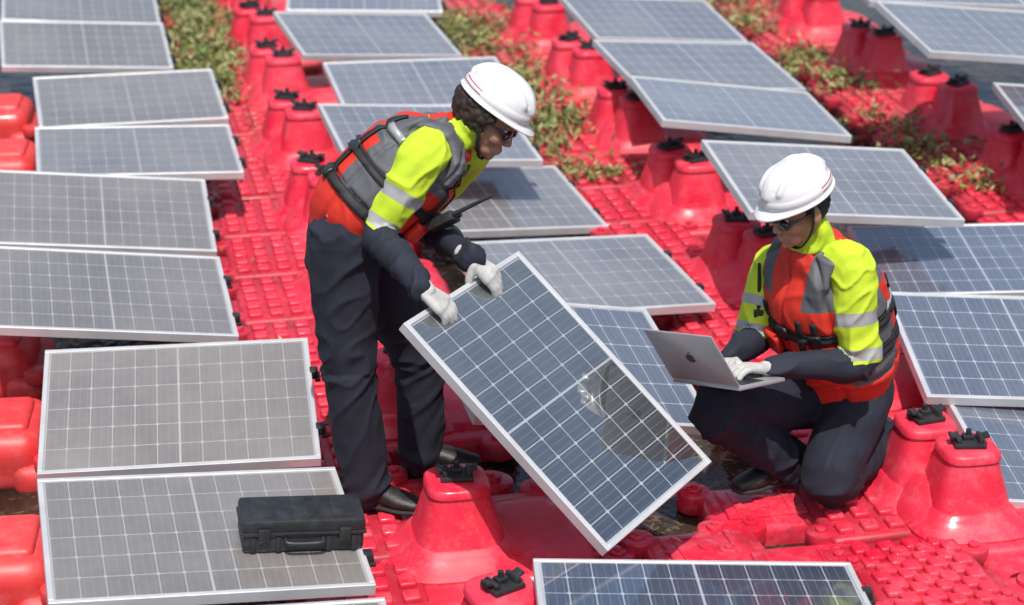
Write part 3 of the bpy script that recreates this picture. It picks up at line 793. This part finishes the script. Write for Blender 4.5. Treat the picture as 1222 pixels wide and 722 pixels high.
if bn.z<0: bn=-bn
Mb=Matrix(((lx.x,bd.x,bn.x,hinge.x),(lx.y,bd.y,bn.y,hinge.y),(lx.z,bd.z,bn.z,hinge.z),(0,0,0,1)))
lt=empty('laptop',Mb,'open grey laptop on the kneeling man raised knee, dark logo on its lid','laptop')
bm=bmesh.new(); bbox(bm,(0,LDp/2+.004,-.007),(LWd,LDp,.013),.004); base_l=link('base',tomesh('base',bm,MT['lap'],angle=35),lt)
bm=bmesh.new()
for r in range(5):
    for c in range(13): bbox(bm,((c-6)*.0205,.045+r*.0195,.0008),(.017,.016,.0025),0)
link('keyboard',tomesh('keyboard',bm,MT['key'],angle=30),base_l)
bm=bmesh.new(); bbox(bm,(0,LDp*.78,.0004),(.10,.065,.0012),0); link('touchpad',tomesh('touchpad',bm,MT['alu'],angle=30),base_l)
Ml=Mb.inverted()@ML
bm=bmesh.new(); bbox(bm,(0,0,-.004),(LWd,LDp,.007),.003); bmesh.ops.transform(bm,matrix=Ml,verts=bm.verts); lid=link('lid',tomesh('lid',bm,MT['lap'],angle=35),lt)
bm=bmesh.new(); bbox(bm,(0,0,-.0082),(LWd-.014,LDp-.018,.001),0); bmesh.ops.transform(bm,matrix=Ml,verts=bm.verts); link('screen',tomesh('screen',bm,MT['screen'],angle=35),lid)
bm=bmesh.new(); pts=[]
for k in range(60):
    a=2*math.pi*k/60; r=.0185*(1+.10*math.cos(2*a)*.5-.16*math.exp(-((a-math.pi/2)/.28)**2)-.08*math.exp(-((a-3*math.pi/2)/.25)**2))
    x,y=r*math.cos(a),r*math.sin(a)
    dx,dy=x-.0225,y-.003; dd=math.hypot(dx,dy)
    if dd<.009: x,y=.0225+(-.009)*math.cos(math.atan2(dy,-dx)),.003+.009*math.sin(math.atan2(dy,-dx))
    pts.append((x,y))
bm.faces.new([bm.verts.new((x,y,.0004)) for x,y in pts])
bm.faces.new([bm.verts.new((.003+.0035*math.cos(t)+.0055*math.sin(t)*.7,.0235+.0055*math.sin(t),.0004)) for t in [2*math.pi*k/16 for k in range(16)]])
bmesh.ops.transform(bm,matrix=Ml,verts=bm.verts); link('logo',tomesh('logo',bm,MT['logo']),lid)
# --- kneeling man
J2=dict(pelvis=V(1004,466,6.27),waist=V(1003,425,6.26),chest=V(986,352,6.20),neck=V(968,294,6.15),lat=Vector((-.52,.85,.0)),
 head=V(953,246,6.09),hipR=V(982,470,6.30),kneeR=V(852,487,6.0),ankR=V(934,566,6.17),hipL=V(1022,478,6.20),kneeL=V(988,590,5.98),ankL=V(1040,560,6.30),
 shR=V(924,323,6.33),elR=V(901,402,6.24),wrR=V(872,428,6.08),shL=V(1016,323,6.04),elL=V(1024,432,5.98),wrL=V(925,436,5.93))
J2['ankR'].z=.09; J2['kneeL'].z=.10; J2['ankL'].z=.09
J2['wrL']=V(922,440,5.93)
hands2=dict(L=dict(d=V(880,438,J2['wrL'].y-.04)-J2['wrL'],n=-bn,curl=[(10,22,18),(12,24,18),(14,26,18),(18,26,18)],thumb=(.6,.65,.25)),
 R=dict(d=(Mb@Vector((-.05,.10,.02))-J2['wrR']),n=-bn,curl=[(10,22,18)]*4))
feet2=dict(R=dict(toe=Vector((-.86,-.5,0)),down=dn(),h=.09),L=dict(toe=Vector((.25,.25,-.93)),down=Vector((.72,.60,.35)),h=.085))
b2=Vector((J2['kneeL'].x,J2['kneeL'].y,0))
r2,i2=person('man in helmet and life vest kneeling on one knee, working on a laptop',J2,Vector((-.80,-.46,-.36)),Vector((0,0,1)),MT['skin2'],MT['hair2'],hands2,feet2,(195,240),False,b2,.095,.185,(.235,.345),1.10,((70,.272,.335),(140,.272,.335)),(.080,.76),(56,115,132,-58,-122))
# --- radios
def radio(p,up,fwd,label):
    up=up.normalized(); fwd=(fwd-up*fwd.dot(up)).normalized(); x=fwd.cross(up)
    M=Matrix(((x.x,fwd.x,up.x,p.x),(x.y,fwd.y,up.y,p.y),(x.z,fwd.z,up.z,p.z),(0,0,0,1)))
    t=empty('radio',M,label,'radio')
    bm=bmesh.new(); bbox(bm,(0,0,0),(.055,.034,.10),.006); link('body',tomesh('body',bm,MT['black'],angle=35),t)
    bm=bmesh.new(); tube(bm,[Vector((.016,0,.05)),Vector((.016,0,.10)),Vector((.016,0,.20))],[.008,.007,.0055],seg=10); link('antenna',tomesh('antenna',bm,MT['rubber']),t)
    bm=bmesh.new(); cyl(bm,(-.012,0,.056),.008,.014); link('knob',tomesh('knob',bm,MT['black'],angle=35),t)
def onvest(i,s,a,off):
    dr=i['lat']*math.cos(RAD(a))+i['fw']*math.sin(RAD(a)); c=i['o']+i['ax']*s
    h=i['bv'].ray_cast(c+dr*.7,-dr,.69); return (h[0] if h[0] is not None else c+dr*.2)+dr*off,dr
p,dr=onvest(i1,.28,62,.05); radio(p,V(598,225,6.05)-V(545,251,6.1),dr,'black walkie talkie with antenna clipped to the standing man vest')
p,dr=onvest(i2,.34,50,.035); radio(p,Vector((-.05,-.05,1)),dr,'black walkie talkie with antenna clipped to the kneeling man vest')
# ------------------------------------------------------------------ toolbox
MA=PM[1]; pc=on_plane(358,643,MA)
zx=MA.to_3x3()@Vector((0,0,1)); xx=(on_plane(433,641,MA)-on_plane(285,646,MA)).normalized(); yy=zx.cross(xx)
Mt=Matrix(((xx.x,yy.x,zx.x,pc.x),(xx.y,yy.y,zx.y,pc.y),(xx.z,yy.z,zx.z,pc.z),(0,0,0,1)))
tb=empty('toolbox',Mt,'black hard plastic tool case resting on a dusty solar panel','tool case')
bw,bdp=.36,.15
bm=bmesh.new(); bbox(bm,(0,0,.031),(bw,bdp,.058),.010)
for x in (-.15,-.075,.075,.15): bbox(bm,(x,0,.030),(.016,bdp+.008,.052),.003)
link('body',tomesh('body',bm,MT['case'],angle=35),tb)
bm=bmesh.new(); bbox(bm,(0,0,.086),(bw+.006,bdp+.006,.046),.012); bbox(bm,(0,0,.066),(bw+.012,bdp+.012,.010),.003)
for x in (-.12,0,.12): bbox(bm,(x,0,.109),(.07,bdp-.04,.006),.002)
ld=link('lid',tomesh('lid',bm,MT['case'],angle=35),tb)
for x in (-.12,.12):
    bm=bmesh.new(); bbox(bm,(x,-bdp/2-.010,.066),(.036,.012,.044),.004); link('latch',tomesh('latch',bm,MT['black'],angle=35),tb)
bm=bmesh.new()
tube(bm,[Vector((-.055,-bdp/2-.004,.05)),Vector((-.05,-bdp/2-.022,.046)),Vector((0,-bdp/2-.024,.044)),Vector((.05,-bdp/2-.022,.046)),Vector((.055,-bdp/2-.004,.05))],[.007]*5,seg=10); link('handle',tomesh('handle',bm,MT['black']),tb)
# ------------------------------------------------------------------ light and camera
w=bpy.data.worlds.new('World'); S.world=w; w.use_nodes=True; nt=w.node_tree
sky=nt.nodes.new('ShaderNodeTexSky'); sky.sky_type='NISHITA'; sky.sun_disc=False; sky.dust_density=3.0
sd=Vector((.04,-.42,.90)).normalized(); el=math.asin(sd.z); az=math.atan2(sd.x,sd.y)
sky.sun_elevation=el; sky.sun_rotation=az
nt.links.new(sky.outputs[0],nt.nodes['Background'].inputs[0]); nt.nodes['Background'].inputs[1].default_value=.15
sl=bpy.data.lights.new('sun','SUN'); sl.energy=4.4; sl.angle=RAD(.5); sl.color=(1,.96,.90)
so=bpy.data.objects.new('sun',sl); COL.objects.link(so); so.rotation_euler=sd.to_track_quat('Z','Y').to_euler()
cam=bpy.data.cameras.new('camera'); co=bpy.data.objects.new('camera',cam); COL.objects.link(co); co.location=EYE; co.rotation_euler=(math.pi/2-TH,0,0)
cam.sensor_width=36; cam.lens=FPX/1222*36; cam.clip_end=1000
cam.dof.use_dof=True; cam.dof.focus_distance=6.45; cam.dof.aperture_fstop=2.4
S.camera=co
S.view_settings.view_transform='Standard'; S.view_settings.look='None'; S.view_settings.exposure=0
